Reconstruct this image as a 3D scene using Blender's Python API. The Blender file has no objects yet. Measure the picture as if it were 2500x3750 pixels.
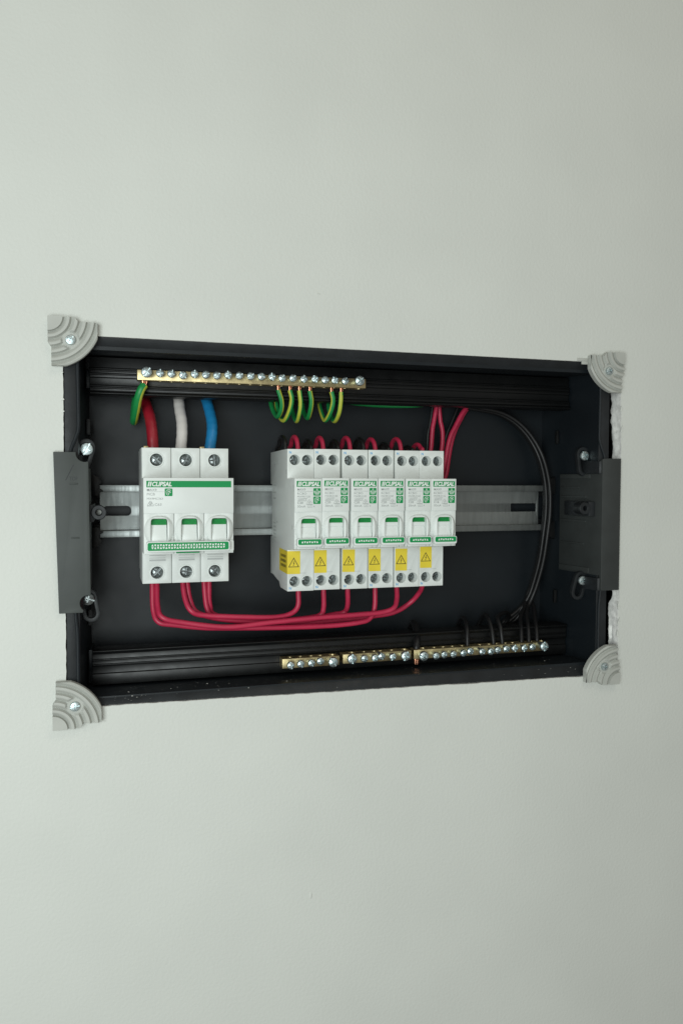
import bpy, bmesh, math, random
from mathutils import Vector, Matrix

random.seed(7)
S = 0.001                                   # all numbers below are millimetres
scene = bpy.context.scene
C = scene.collection

# ------------------------------------------------------------------ camera
cam_data = bpy.data.cameras.new('camera')
cam = bpy.data.objects.new('camera', cam_data)
C.objects.link(cam)
scene.camera = cam
cam_data.sensor_fit = 'HORIZONTAL'
cam_data.sensor_width = 24.0
cam_data.lens = 2918.64 / 2500 * 24.0
cam_data.clip_start = 0.01
cam_data.clip_end = 50
YAW, PITCH, ROLL = 0.2906, -0.0405, 0.0032
_r = Vector((math.cos(YAW), -math.sin(YAW), 0))
_f = Vector((math.sin(YAW), math.cos(YAW), 0))
_u = Vector((0, 0, 1))
_f2 = _f * math.cos(PITCH) + _u * math.sin(PITCH)
_u2 = _u * math.cos(PITCH) - _f * math.sin(PITCH)
_r3 = _r * math.cos(ROLL) + _u2 * math.sin(ROLL)
_u3 = _u2 * math.cos(ROLL) - _r * math.sin(ROLL)
cam.matrix_world = Matrix(((_r3.x, _u3.x, -_f2.x, 34.52 * S), (_r3.y, _u3.y, -_f2.y, -501.02 * S),
                           (_r3.z, _u3.z, -_f2.z, 21.49 * S), (0, 0, 0, 1)))
cam_data.dof.use_dof = True
cam_data.dof.focus_distance = 0.505
cam_data.dof.aperture_fstop = 18.0

# ------------------------------------------------------------------ room light
world = bpy.data.worlds.new('World')
scene.world = world
world.use_nodes = True
bg = world.node_tree.nodes['Background']
bg.inputs[0].default_value = (1.0, 0.985, 0.92, 1)
bg.inputs[1].default_value = 0.27

def area(name, loc, target, size, size_y, power, color):
    l = bpy.data.lights.new(name, 'AREA')
    l.shape = 'RECTANGLE'
    l.size, l.size_y, l.energy, l.color = size, size_y, power, color
    o = bpy.data.objects.new(name, l)
    C.objects.link(o)
    o.location = loc
    d = Vector(target) - Vector(loc)
    o.rotation_euler = d.to_track_quat('-Z', 'Y').to_euler()
    return o

area('window_light', (-0.22, -0.76, -0.04), (0.16, 0, -0.01), 0.46, 0.55, 5.7, (0.915, 1.0, 0.995))
area('ceiling_lamp', (0.42, -0.75, 0.90), (0.25, 0, 0.05), 0.6, 0.4, 1.5, (1.0, 0.94, 0.80))

scene.view_settings.view_transform = 'Standard'
scene.view_settings.look = 'None'
scene.view_settings.exposure = 0.0
scene.view_settings.gamma = 1.0
scene.view_settings.use_curve_mapping = False
scene.render.engine = 'CYCLES'
scene.render.resolution_x = 682
scene.render.resolution_y = 1024

# ------------------------------------------------------------------ materials
def mat(name, col, rough=0.5, metal=0.0, bump=0.0, bscale=900.0, var=0.0, vscale=60.0, rvar=0.0, spec=0.5, coat=0.0, stretch=None):
    m = bpy.data.materials.new(name)
    m.use_nodes = True
    nt = m.node_tree
    b = nt.nodes['Principled BSDF']
    b.inputs['Base Color'].default_value = (*col, 1)
    b.inputs['Roughness'].default_value = rough
    b.inputs['Metallic'].default_value = metal
    b.inputs['Specular IOR Level'].default_value = spec
    b.inputs['Coat Weight'].default_value = coat
    tc = nt.nodes.new('ShaderNodeTexCoord')
    src = tc.outputs['Object']
    if stretch:
        mp = nt.nodes.new('ShaderNodeMapping')
        mp.inputs['Scale'].default_value = stretch
        nt.links.new(src, mp.inputs[0])
        src = mp.outputs[0]
    def noise(sc, detail=4):
        n = nt.nodes.new('ShaderNodeTexNoise')
        n.inputs['Scale'].default_value = sc
        n.inputs['Detail'].default_value = detail
        nt.links.new(src, n.inputs['Vector'])
        return n
    if var:
        n = noise(vscale)
        mr = nt.nodes.new('ShaderNodeMapRange')
        mr.inputs[1].default_value, mr.inputs[2].default_value = 0.3, 0.7
        mr.inputs[3].default_value, mr.inputs[4].default_value = 1 - var, 1 + var
        nt.links.new(n.outputs[0], mr.inputs[0])
        mx = nt.nodes.new('ShaderNodeVectorMath')
        mx.operation = 'SCALE'
        mx.inputs[0].default_value = col
        nt.links.new(mr.outputs[0], mx.inputs['Scale'])
        nt.links.new(mx.outputs[0], b.inputs['Base Color'])
    if rvar:
        n = noise(vscale * 2.3)
        mr = nt.nodes.new('ShaderNodeMapRange')
        mr.inputs[1].default_value, mr.inputs[2].default_value = 0.3, 0.7
        mr.inputs[3].default_value, mr.inputs[4].default_value = rough - rvar, rough + rvar
        nt.links.new(n.outputs[0], mr.inputs[0])
        nt.links.new(mr.outputs[0], b.inputs['Roughness'])
    if bump:
        n = noise(bscale)
        bp = nt.nodes.new('ShaderNodeBump')
        bp.inputs['Strength'].default_value = bump
        bp.inputs['Distance'].default_value = 0.001
        nt.links.new(n.outputs[0], bp.inputs['Height'])
        nt.links.new(bp.outputs[0], b.inputs['Normal'])
    return m

PAINT = mat('wall_paint', (0.615, 0.630, 0.590), 0.64, bump=0.26, bscale=480, var=0.025, vscale=12, spec=0.35)
PLASTER = mat('cut_plaster', (0.9, 0.89, 0.85), 0.9, bump=0.2, bscale=700, var=0.2, vscale=260)
CAVITY = mat('dark_cavity', (0.012, 0.012, 0.011), 0.95)
BLACK = mat('black_plastic', (0.0072, 0.0102, 0.0128), 0.44, bump=0.05, bscale=1500, var=0.15, vscale=25, rvar=0.05, spec=0.36)
RIMBLACK = mat('black_rim_plastic', (0.012, 0.0142, 0.0162), 0.5, bump=0.08, bscale=1200, var=0.25, vscale=80, rvar=0.08, spec=0.4)
CARRIER = mat('black_carrier_plastic', (0.0042, 0.0046, 0.0048), 0.4, var=0.2, vscale=60, rvar=0.06, spec=0.36)
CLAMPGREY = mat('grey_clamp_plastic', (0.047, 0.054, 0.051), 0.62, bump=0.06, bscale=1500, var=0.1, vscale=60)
CLAMPSHADED = mat('shaded_clamp_plastic', (0.029, 0.033, 0.032), 0.6, bump=0.06, bscale=1500, var=0.15, vscale=60)  # same plastic as the other clamp, its shade put into the colour
CLIPGREY = mat('grey_clip_plastic', (0.425, 0.435, 0.40), 0.6, bump=0.05, bscale=1500, var=0.05, vscale=120)
WHITE = mat('white_breaker_plastic', (0.66, 0.69, 0.665), 0.42, bump=0.02, bscale=2500, var=0.025, vscale=70)
WHITE2 = mat('white_toggle_plastic', (0.70, 0.735, 0.71), 0.36, bump=0.01, bscale=2500)
GREEN = mat('green_print', (0.005, 0.25, 0.07), 0.55, spec=0.3)
FLAG = mat('green_flag', (0.005, 0.22, 0.045), 0.5, var=0.15, vscale=900)
GREYPRINT = mat('grey_print', (0.27, 0.29, 0.28), 0.6)
VENT = mat('pale_grey_vent', (0.40, 0.42, 0.41), 0.5)
WHITEPRINT = mat('white_print', (0.72, 0.76, 0.72), 0.6)
BLUEPRINT = mat('blue_print', (0.03, 0.30, 0.60), 0.6)
BLACKPRINT = mat('black_print', (0.025, 0.022, 0.012), 0.6)
YELLOW = mat('yellow_sticker', (0.74, 0.58, 0.04), 0.5, var=0.05, vscale=120)
STEEL = mat('zinc_steel', (0.60, 0.69, 0.70), 0.42, 1.0, bump=0.12, bscale=2500, var=0.15, vscale=700, rvar=0.12)
DARKSTEEL = mat('dark_terminal_steel', (0.20, 0.22, 0.22), 0.3, 1.0, bump=0.05, bscale=1500, var=0.3, vscale=500, rvar=0.1)
RAILM = mat('galvanised_rail', (0.27, 0.29, 0.285), 0.46, 0.9, bump=0.03, bscale=500, var=0.07, vscale=45, rvar=0.08, stretch=(6, 1, 0.6))
BRASS = mat('brass', (0.52, 0.43, 0.24), 0.44, 1.0, bump=0.05, bscale=900, var=0.28, vscale=90, rvar=0.08)
COPPER = mat('bare_copper', (0.78, 0.36, 0.22), 0.3, 1.0)
REDPVC = mat('red_wire_pvc', (0.47, 0.021, 0.066), 0.42, var=0.08, vscale=90)
MAINRED = mat('dark_red_cable_pvc', (0.30, 0.010, 0.022), 0.42, var=0.1, vscale=60)
WHITEPVC = mat('white_cable_pvc', (0.66, 0.63, 0.60), 0.45, var=0.06, vscale=60)
BLUEPVC = mat('blue_cable_pvc', (0.012, 0.20, 0.44), 0.4, var=0.08, vscale=60)
BLACKPVC = mat('black_wire_pvc', (0.0065, 0.0065, 0.007), 0.44, spec=0.4)
GREENPVC = mat('green_wire_pvc', (0.012, 0.24, 0.06), 0.45, var=0.08, vscale=90)
YELLOWPVC = mat('yellow_wire_pvc', (0.44, 0.47, 0.05), 0.45, var=0.08, vscale=90)
DUST = mat('plaster_dust', (0.6, 0.6, 0.56), 0.9)
HOLE = mat('hole_shadow_brass', (0.10, 0.07, 0.03), 0.5, 0.8)

# ------------------------------------------------------------------ mesh helpers
class MB:
    def __init__(self):
        self.v, self.f, self.m = [], [], []
    def add(self, vs, fs, mi=0):
        n = len(self.v)
        self.v += [tuple(p) for p in vs]
        self.f += [tuple(n + i for i in f) for f in fs]
        self.m += [mi] * len(fs)
        return self
    def box(self, x0, x1, y0, y1, z0, z1, mi=0):
        vs = [(x, y, z) for x in (x0, x1) for y in (y0, y1) for z in (z0, z1)]
        return self.add(vs, [(0, 1, 3, 2), (4, 6, 7, 5), (0, 4, 5, 1), (2, 3, 7, 6), (0, 2, 6, 4), (1, 5, 7, 3)], mi)
    def prism_x(self, prof, x0, x1, mi=0):
        n = len(prof)
        vs = [(x0, y, z) for y, z in prof] + [(x1, y, z) for y, z in prof]
        fs = [tuple(range(n)), tuple(range(2 * n - 1, n - 1, -1))] + [(i, (i + 1) % n, n + (i + 1) % n, n + i) for i in range(n)]
        return self.add(vs, fs, mi)
    def prism_z(self, prof, z0, z1, mi=0):      # prof in (x, y)
        n = len(prof)
        vs = [(x, y, z0) for x, y in prof] + [(x, y, z1) for x, y in prof]
        fs = [tuple(range(n)), tuple(range(2 * n - 1, n - 1, -1))] + [(i, (i + 1) % n, n + (i + 1) % n, n + i) for i in range(n)]
        return self.add(vs, fs, mi)
    def prism_y(self, out, y0, y1, mi=0):       # out in (x, z)
        n = len(out)
        vs = [(x, y0, z) for x, z in out] + [(x, y1, z) for x, z in out]
        fs = [tuple(range(n)), tuple(range(2 * n - 1, n - 1, -1))] + [(i, (i + 1) % n, n + (i + 1) % n, n + i) for i in range(n)]
        return self.add(vs, fs, mi)
    def lathe_y(self, cx, cz, prof, n=24, mi=0):  # prof [(r, y)], closed at ends by r = 0 when given
        vs, fs = [], []
        for r, y in prof:
            for i in range(n):
                a = 2 * math.pi * i / n
                vs.append((cx + r * math.cos(a), y, cz + r * math.sin(a)))
        for k in range(len(prof) - 1):
            for i in range(n):
                j = (i + 1) % n
                fs.append((k * n + i, k * n + j, (k + 1) * n + j, (k + 1) * n + i))
        if prof[0] != prof[-1]:
            fs.append(tuple(range(n - 1, -1, -1)))
            fs.append(tuple((len(prof) - 1) * n + i for i in range(n)))
        else:
            self_close = True
        return self.add(vs, fs, mi)
    def flat(self, out, y, mi=0):
        return self.add([(x, y, z) for x, z in out], [tuple(range(len(out)))], mi)
    def ribbon(self, pts, w, y, closed=False, mi=0):
        n = len(pts)
        L, R = [], []
        for i in range(n):
            a = Vector(pts[i - 1] if (i or closed) else pts[i])
            b = Vector(pts[(i + 1) % n] if (i < n - 1 or closed) else pts[i])
            d = (b - a)
            if d.length < 1e-9:
                d = Vector((1, 0))
            d.normalize()
            k = w / 2
            if 0 < i < n - 1 or closed:
                e1 = (Vector(pts[i]) - a).normalized()
                c = max(0.45, abs(e1.dot(d)))
                k = w / 2 / c
            nx, nz = -d.y * k, d.x * k
            L.append((pts[i][0] + nx, y, pts[i][1] + nz))
            R.append((pts[i][0] - nx, y, pts[i][1] - nz))
        m = n if closed else n - 1
        fs = [(i, (i + 1) % n, n + (i + 1) % n, n + i) for i in range(m)]
        return self.add(L + R, fs, mi)
    def tube(self, pts, r, n=12, sub=6, mi=0, stripe=None, taper=None):
        P = spline(pts, sub)
        T = [(P[min(i + 1, len(P) - 1)] - P[max(i - 1, 0)]).normalized() for i in range(len(P))]
        ref = Vector((1, 0, 0)) if abs(T[0].x) < 0.9 else Vector((0, 1, 0))
        u = (ref - T[0] * ref.dot(T[0])).normalized()
        vs, fs, ms = [], [], []
        for i, p in enumerate(P):
            u = (u - T[i] * u.dot(T[i])).normalized()
            w = T[i].cross(u)
            rr = r * (1 + 0.02 * math.sin(i * 1.7)) if not taper else r
            for k in range(n):
                a = 2 * math.pi * k / n
                vs.append(p + u * (rr * math.cos(a)) + w * (rr * math.sin(a)))
        for i in range(len(P) - 1):
            tw = 0 if not stripe else stripe[1] * i / len(P)
            for k in range(n):
                j = (k + 1) % n
                fs.append((i * n + k, i * n + j, (i + 1) * n + j, (i + 1) * n + k))
                mm = mi
                if stripe:
                    a = ((k + 0.5) / n + stripe[0] + tw) % 1.0
                    mm = 1 if a < 0.25 else 0
                ms.append(mm)
        fs.append(tuple(range(n - 1, -1, -1)))
        fs.append(tuple((len(P) - 1) * n + k for k in range(n)))
        ms += [mi, mi]
        b = len(self.v)
        self.v += [tuple(p) for p in vs]
        self.f += [tuple(b + i for i in f) for f in fs]
        self.m += ms
        return self
    def text(self, s, x0, x1, z0, z1, y, shear=0.0, bold=0.0, mi=0):
        tv, tf = glyphs(s, shear, bold)
        xs = [p[0] for p in tv]
        zs = [p[1] for p in tv]
        ax, bx, az, bz = min(xs), max(xs), min(zs), max(zs)
        vs = [(x0 + (p[0] - ax) / (bx - ax) * (x1 - x0), y, z0 + (p[1] - az) / (bz - az) * (z1 - z0)) for p in tv]
        return self.add(vs, tf, mi)
    def mesh(self, name, mats, origin=(0, 0, 0), recalc=True, smooth=38):
        me = bpy.data.meshes.new(name)
        o = origin
        me.from_pydata([((x - o[0]) * S, (y - o[1]) * S, (z - o[2]) * S) for x, y, z in self.v], [], self.f)
        for m in mats:
            me.materials.append(m)
        me.polygons.foreach_set('material_index', self.m)
        if recalc:
            bm = bmesh.new()
            bm.from_mesh(me)
            bmesh.ops.recalc_face_normals(bm, faces=bm.faces)
            bm.to_mesh(me)
            bm.free()
        finish(me, smooth)
        return me

def finish(me, smooth=38):
    if smooth:
        me.polygons.foreach_set('use_smooth', [True] * len(me.polygons))
        me.set_sharp_from_angle(angle=math.radians(smooth))
    me.update()

def spline(pts, sub):
    P = [Vector(p) for p in pts]
    if len(P) < 3:
        return P
    out = []
    Q = [P[0] * 2 - P[1]] + P + [P[-1] * 2 - P[-2]]
    for i in range(1, len(Q) - 2):
        a, b, c, d = Q[i - 1:i + 3]
        for k in range(sub):
            t = k / sub
            out.append(0.5 * (2 * b + (c - a) * t + (2 * a - 5 * b + 4 * c - d) * t * t + (3 * b - a - 3 * c + d) * t ** 3))
    out.append(P[-1])
    return out

_glyph = {}
def glyphs(s, shear, bold):
    key = (s, shear, bold)
    if key not in _glyph:
        cu = bpy.data.curves.new('t', 'FONT')
        cu.body = s
        cu.shear = shear
        cu.offset = bold
        cu.resolution_u = 3
        o = bpy.data.objects.new('t', cu)
        C.objects.link(o)
        dg = bpy.context.evaluated_depsgraph_get()
        me = bpy.data.meshes.new_from_object(o.evaluated_get(dg))
        _glyph[key] = ([(v.co.x, v.co.y) for v in me.vertices], [tuple(p.vertices) for p in me.polygons])
        bpy.data.objects.remove(o)
        bpy.data.meshes.remove(me)
        bpy.data.curves.remove(cu)
    return _glyph[key]

def solid(me, cutters=(), bevel=0.0, seg=2, angle=35, origin=(0, 0, 0)):
    """boolean and bevel a mesh once, at build time; the result is a plain mesh"""
    o = bpy.data.objects.new('tmp', me)
    C.objects.link(o)
    cs = []
    for i, cm in enumerate(cutters):
        c = bpy.data.objects.new('cut', cm)
        C.objects.link(c)
        c.location = -Vector(origin) * S
        cs.append(c)
        md = o.modifiers.new('b%d' % i, 'BOOLEAN')
        md.operation = 'DIFFERENCE'
        md.solver = 'EXACT'
        md.object = c
    if bevel:
        md = o.modifiers.new('bev', 'BEVEL')
        md.width = bevel * S
        md.segments = seg
        md.limit_method = 'ANGLE'
        md.angle_limit = math.radians(angle)
        md.use_clamp_overlap = True
    dg = bpy.context.evaluated_depsgraph_get()
    r = bpy.data.meshes.new_from_object(o.evaluated_get(dg))
    r.name = me.name
    bpy.data.objects.remove(o)
    for c in cs:
        bpy.data.objects.remove(c)
    finish(r)
    return r

def tag(o, label=None, cat=None, group=None, kind=None):
    if label: o['label'] = label
    if cat: o['category'] = cat
    if group: o['group'] = group
    if kind: o['kind'] = kind
    return o

def thing(name, loc, label, cat, group=None):
    o = bpy.data.objects.new(name, None)
    C.objects.link(o)
    o.location = Vector(loc) * S
    o.empty_display_size = 0.01
    return tag(o, label, cat, group)

def obj(name, me, parent=None, loc=(0, 0, 0), rot=(0, 0, 0)):
    o = bpy.data.objects.new(name, me)
    C.objects.link(o)
    o.parent = parent
    o.location = Vector(loc) * S
    o.rotation_euler = rot
    return o

def part(name, mb, mats, parent, origin=(0, 0, 0), bevel=0.0, cutters=(), seg=2, smooth=38, label=None):
    if not isinstance(mats, (list, tuple)):
        mats = [mats]
    me = mb.mesh(name, mats, origin, smooth=smooth)
    if bevel or cutters:
        me = solid(me, cutters, bevel, seg, origin=origin)
    o = obj(name, me, parent)
    if label: o['label'] = label
    return o

def copy_tree(o, parent=None):
    c = o.copy()
    C.objects.link(c)
    c.parent = parent
    for ch in o.children:
        copy_tree(ch, c)
    return c

def rrect(x0, x1, z0, z1, r, n=5):
    pts = []
    for cx, cz, a0 in ((x1 - r, z1 - r, 0), (x0 + r, z1 - r, 90), (x0 + r, z0 + r, 180), (x1 - r, z0 + r, 270)):
        for i in range(n + 1):
            a = math.radians(a0 + 90 * i / n)
            pts.append((cx + r * math.cos(a), cz + r * math.sin(a)))
    return pts

# ------------------------------------------------------------------ screws (axis along -y, head centre at origin)
def screw_mesh(name, r, h, slot, cross, mats, long_slot=True, shank=0, dome=0.25, depth=None):
    m = MB()
    prof = [(r * 0.94, h), (r, h * 0.75), (r, h * 0.3), (r * 0.90, 0.03 * h), (r * 0.55, -dome * 0.7 * h), (r * 0.2, -dome * h), (0.02, -dome * h)]
    if shank:
        prof = [(r * 0.6, shank), (r * 0.6, h)] + prof
    m.lathe_y(0, 0, prof, 22)
    me = m.mesh(name, mats)
    d = depth or h * 0.6
    c1 = MB().box(-r * 1.2 if long_slot else -cross, r * 1.2 if long_slot else cross, -h, d * 0.6, -slot / 2, slot / 2).mesh('c', [DARKSTEEL])
    c2 = MB().box(-slot * 0.45, slot * 0.45, -h, d, -cross, cross).mesh('c', [DARKSTEEL])
    c3 = MB().box(-cross, cross, -h, d, -slot * 0.45, slot * 0.45).mesh('c', [DARKSTEEL])
    return solid(me, [c1, c2, c3])

SCREW_BAR = screw_mesh('bar_screw', 2.55, 2.6, 0.8, 1.7, [STEEL], shank=9)
SCREW_BIG = screw_mesh('bar_screw_big', 3.4, 3.0, 0.95, 2.2, [STEEL], shank=9)
SCREW_TERM = screw_mesh('terminal_screw', 3.0, 2.0, 1.05, 2.2, [DARKSTEEL])
SCREW_MCB = screw_mesh('terminal_screw_wide', 3.55, 2.2, 1.2, 2.5, [DARKSTEEL])
SCREW_DULL = screw_mesh('fixing_screw_dull', 3.5, 2.0, 0.8, 2.1, [DARKSTEEL], shank=6)
SCREW_CLIP = screw_mesh('fixing_screw', 3.5, 2.0, 0.8, 2.1, [STEEL], shank=6)

# ------------------------------------------------------------------ wall with a cut opening
def noisy(v, a):
    return v + random.uniform(-a, a)

loop = []                                   # opening outline (x, z), anticlockwise seen from the room
x = 13.0
def bottom_z(x): return -116.3 - (x - 33) * 0.0139
N = 190
jit = 0
for i in range(N):                          # bottom, left to right
    x = 12.6 + (397 - 12.6) * i / N
    jit = jit * 0.75 + random.uniform(-0.22, 0.22)
    loop.append((x, bottom_z(x) - 0.25 - abs(jit)))
for i in range(130):                        # right, upwards
    z = -121.6 + (106.8 + 121.6) * i / 130
    xx = 397.0 + 1.2 * math.exp(-((z + 62) / 9) ** 2) + 0.5 * math.sin(z * 0.05)
    loop.append((noisy(xx, 0.22), z))
for i in range(N):                          # top, right to left
    loop.append((397 + (12.6 - 397) * i / N, 106.75 + random.uniform(-0.05, 0.05)))
jit = 0
for i in range(110):                        # left, downwards
    z = 106.8 + (-116.3 - 106.8) * i / 110
    jit = jit * 0.7 + random.uniform(-0.3, 0.3)
    loop.append((12.6 - abs(jit) * 0.8, z))

bm = bmesh.new()
fv = [bm.verts.new((x * S, 0, z * S)) for x, z in loop]
ov = [bm.verts.new((x * S, 0, z * S)) for x, z in ((-1600, -1500), (2000, -1500), (2000, 1500), (-1600, 1500))]
ed = [bm.edges.new((r[i], r[(i + 1) % len(r)])) for r in (fv, ov) for i in range(len(r))]
bmesh.ops.triangle_fill(bm, use_beauty=True, edges=ed, normal=(0, -1, 0))
bmesh.ops.recalc_face_normals(bm, faces=bm.faces)
bm.faces.ensure_lookup_table()
if bm.faces[0].normal.y > 0:
    bmesh.ops.reverse_faces(bm, faces=bm.faces)
me = bpy.data.meshes.new('wall')
bm.to_mesh(me)
bm.free()
me.materials.append(PAINT)
wall = tag(obj('wall', me), kind='structure')

m = MB()                                    # rough cut face of the plasterboard
rows = 6
def vnoise(i, per, seed):
    t = i / per
    k = int(math.floor(t))
    f = t - k
    f = f * f * (3 - 2 * f)
    h = lambda q: (math.sin(q * 127.1 + seed * 311.7) * 43758.5453) % 1.0
    return (h(k) * (1 - f) + h(k + 1) * f) * 2 - 1
for k in range(rows):
    t = k / (rows - 1)
    for i, (x, z) in enumerate(loop):
        right = x > 390
        dep = 11.0 + (1.8 * vnoise(i, 7.0, 1) + 1.0 * vnoise(i, 2.3, 2) if right else 0)
        dx = (0.9 * vnoise(i, 9.0, 3 + k) * t + 0.25 * vnoise(i, 1.7, 9 + k) * t - 0.5 * t * t) if right else 0
        m.v.append((x + dx, dep * t, z))
n = len(loop)
for k in range(rows - 1):
    for i in range(n):
        j = (i + 1) % n
        m.f.append((k * n + i, k * n + j, (k + 1) * n + j, (k + 1) * n + i))
        m.m.append(0)
part('plaster_edge', m, PLASTER, wall, smooth=60)

cav = MB()
cav.add([(-60, 11.4, -190), (470, 11.4, -190), (470, 11.4, 190), (-60, 11.4, 190),
         (-60, 95, -190), (470, 95, -190), (470, 95, 190), (-60, 95, 190)],
        [(4, 5, 6, 7), (0, 1, 5, 4), (1, 2, 6, 5), (2, 3, 7, 6), (3, 0, 4, 7)])
tag(part('wall_cavity', cav, CAVITY, None), kind='structure')

bl = MB()                                   # paint nib and dents on the wall
bl.lathe_y(0, 0, [(0.02, -0.7), (0.7, -0.55), (1.3, 0.1)], 10)
nib = bl.mesh('paint_nib', [PAINT])
o = obj('paint_nib', nib, wall, (164, 0, -254))
o.scale = (0.75, 0.8, 2.0)
o = obj('paint_nib', nib, wall, (168, 0, 141))
o.scale = (1.5, 0.5, 0.6)
# torn paper flakes along the cut
for x, z, a, l in ((397.5, -73, 0.4, 6), (397.2, -84, -0.3, 5), (396.6, -93, 0.2, 4.5), (396.5, 72, 0.1, 4), (397.0, 57, -0.2, 5), (12.4, 84, 1.2, 2.5), (12.6, 61, 0.9, 1.8), (12.3, 68, 0.4, 1.6)):
    f = MB()
    ca, sa = math.cos(a), math.sin(a)
    pts = [(0, -1.0), (l * 0.45, -0.5), (l, 0.1), (l * 0.5, 0.8), (0, 1.0)]
    out = [(x + u * -sa * 0.5 + w * ca * 0.9, z + u * ca + w * sa * 0.6) for u, w in pts]
    f.prism_y(out, -0.75, 0.15)
    part('paper_flake', f, PAINT, wall)

# ------------------------------------------------------------------ recessed enclosure
enc = thing('enclosure', (200, 66, -118), 'black recessed switchboard box let into the pale wall', 'enclosure')
EO = (200, 66, -118)
FO = [(13.0, 'b'), (387.6, 'b')]
bk = MB()
bk.box(26.2, 371.2, 66, 68, -97, 81)
part('back_panel', bk, BLACK, enc, EO)
# sloping side walls, roof and floor of the tub (2 mm thick)
w = MB(); w.prism_z([(20.6, 2.0), (26.4, 68), (24.0, 68), (18.4, 2.0)], -113, 101)
part('side_wall', w, BLACK, enc, EO)
w = MB(); w.prism_z([(379.6, 2.0), (371.0, 68), (373.4, 68), (381.8, 2.0)], -113, 101)
part('side_wall', w, BLACK, enc, EO)
w = MB(); w.prism_x([(4, 99.2), (46, 100.6), (46, 82), (68, 80.5), (68, 82.6), (48.2, 84), (48.2, 103), (4, 101.6)], 19.5, 381)
part('roof_panel', w, BLACK, enc, EO)
w = MB(); w.prism_x([(4, -111.9), (46, -113.4), (46, -98), (68, -96), (68, -98.2), (48.2, -100), (48.2, -115.6), (4, -114.1)], 19.5, 381)
part('floor_panel', w, BLACK, enc, EO)
# front rim: left, right, top, bottom
w = MB(); w.prism_z([(13.0, 0.9), (20.6, 1.6), (20.6, 4.2), (13.0, 3.4)], -115.8, 106.4)
part('rim', w, RIMBLACK, enc, EO, bevel=0.3)
w = MB(); w.prism_z([(387.6, 0.9), (379.6, 1.6), (379.6, 4.2), (387.6, 3.4)], -120.4, 106.4)
part('rim', w, RIMBLACK, enc, EO, bevel=0.3)
w = MB(); w.prism_x([(0.5, 106.4), (5.5, 99.3), (7.5, 101), (3.5, 106.4)], 20.7, 379.5)
part('rim', w, RIMBLACK, enc, EO, bevel=0.3)
# bottom rim follows the uneven cut
b0, b1 = bottom_z(20.7) + 0.1, bottom_z(379.5) + 0.1
w = MB()
w.add([(20.7, 0.7, b0), (20.7, 5.0, -111.9), (20.7, 8, -114.5), (20.7, 4, b0), (379.5, 0.7, b1), (379.5, 5.0, -111.9), (379.5, 8, -114.5), (379.5, 4, b1)],
      [(0, 1, 2, 3), (4, 7, 6, 5), (0, 4, 5, 1), (1, 5, 6, 2), (2, 6, 7, 3), (3, 7, 4, 0)])
part('rim', w, RIMBLACK, enc, EO, bevel=0.3)
# raised seal rib inside the left and right rim
for sgn, cx in ((1, 0), (-1, 400.4)):
    X = lambda v: cx + sgn * v
    for pts in ([(20.6, 100), (20.8, 80), (21.0, 62), (20.9, 52), (19.6, 47), (16.8, 40), (16.2, 37)],
                [(18.2, -58), (18.6, -64), (19.2, -72), (19.3, -90), (19.2, -108)]):
        r = MB()
        r.tube([(X(a), 0.9, b) for a, b in pts], 1.05, 8, 5)
        part('seal_rib', r, BLACK, enc, EO)
# ribs and slots on the side walls
for z0, z1 in ((80, 92), (-104, -90)):
    for sx in (0, 1):
        w = MB()
        if sx == 0: w.box(24.5, 27.2, 40, 64, z0, z1)
        else: w.box(372.4, 375.5, 40, 62, z0, z1)
        part('wall_rib', w, BLACK, enc, EO, bevel=0.4)
for z0, z1 in ((50, 60), (-74, -64)):
    w = MB(); w.box(371.0, 373.2, 44, 46.5, z0, z1)
    part('slot_lip', w, CARRIER, enc, EO, bevel=0.2)
    w = MB(); w.box(24.6, 27.0, 40, 46.5, z0, z1)
    part('slot_lip', w, RIMBLACK, enc, EO, bevel=0.2)
# ridged carriers the brass bars clip into
up = [(33, 99.2), (33, 92.6), (32.2, 92.2)]
for z in (90.6, 88.4):
    up += [(32.2, z + 0.55), (31.5, z + 0.25), (31.5, z - 0.25), (32.2, z - 0.55)]
up += [(32.2, 86.4), (33.2, 86.0), (33.2, 81.6), (32.0, 81.2)]
up += [(32.0, 80.2), (31.3, 79.9), (31.3, 79.4), (32.0, 79.1)]
up += [(32.0, 77.6), (30.6, 77.0), (30.2, 76.0), (31.0, 75.2), (45, 75.2), (45, 99.2)]
w = MB(); w.prism_x(up, 27.0, 374.2)
part('bar_carrier', w, CARRIER, enc, EO, bevel=0.18)
dn = [(32.2, -111.6), (32.2, -104.6), (33.2, -104.2), (33.2, -99.8), (32.0, -99.4)]
for z in (-98.4, -95.2):
    dn += [(32.0, z - 0.5), (31.3, z - 0.25), (31.3, z + 0.25), (32.0, z + 0.5)]
dn += [(32.0, -91.6), (30.8, -90.4), (30.4, -89.4), (31.2, -88.8), (45, -88.8), (45, -111.6)]
w = MB(); w.prism_x(dn, 27.0, 374.2)
part('bar_carrier', w, CARRIER, enc, EO, bevel=0.18)
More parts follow.
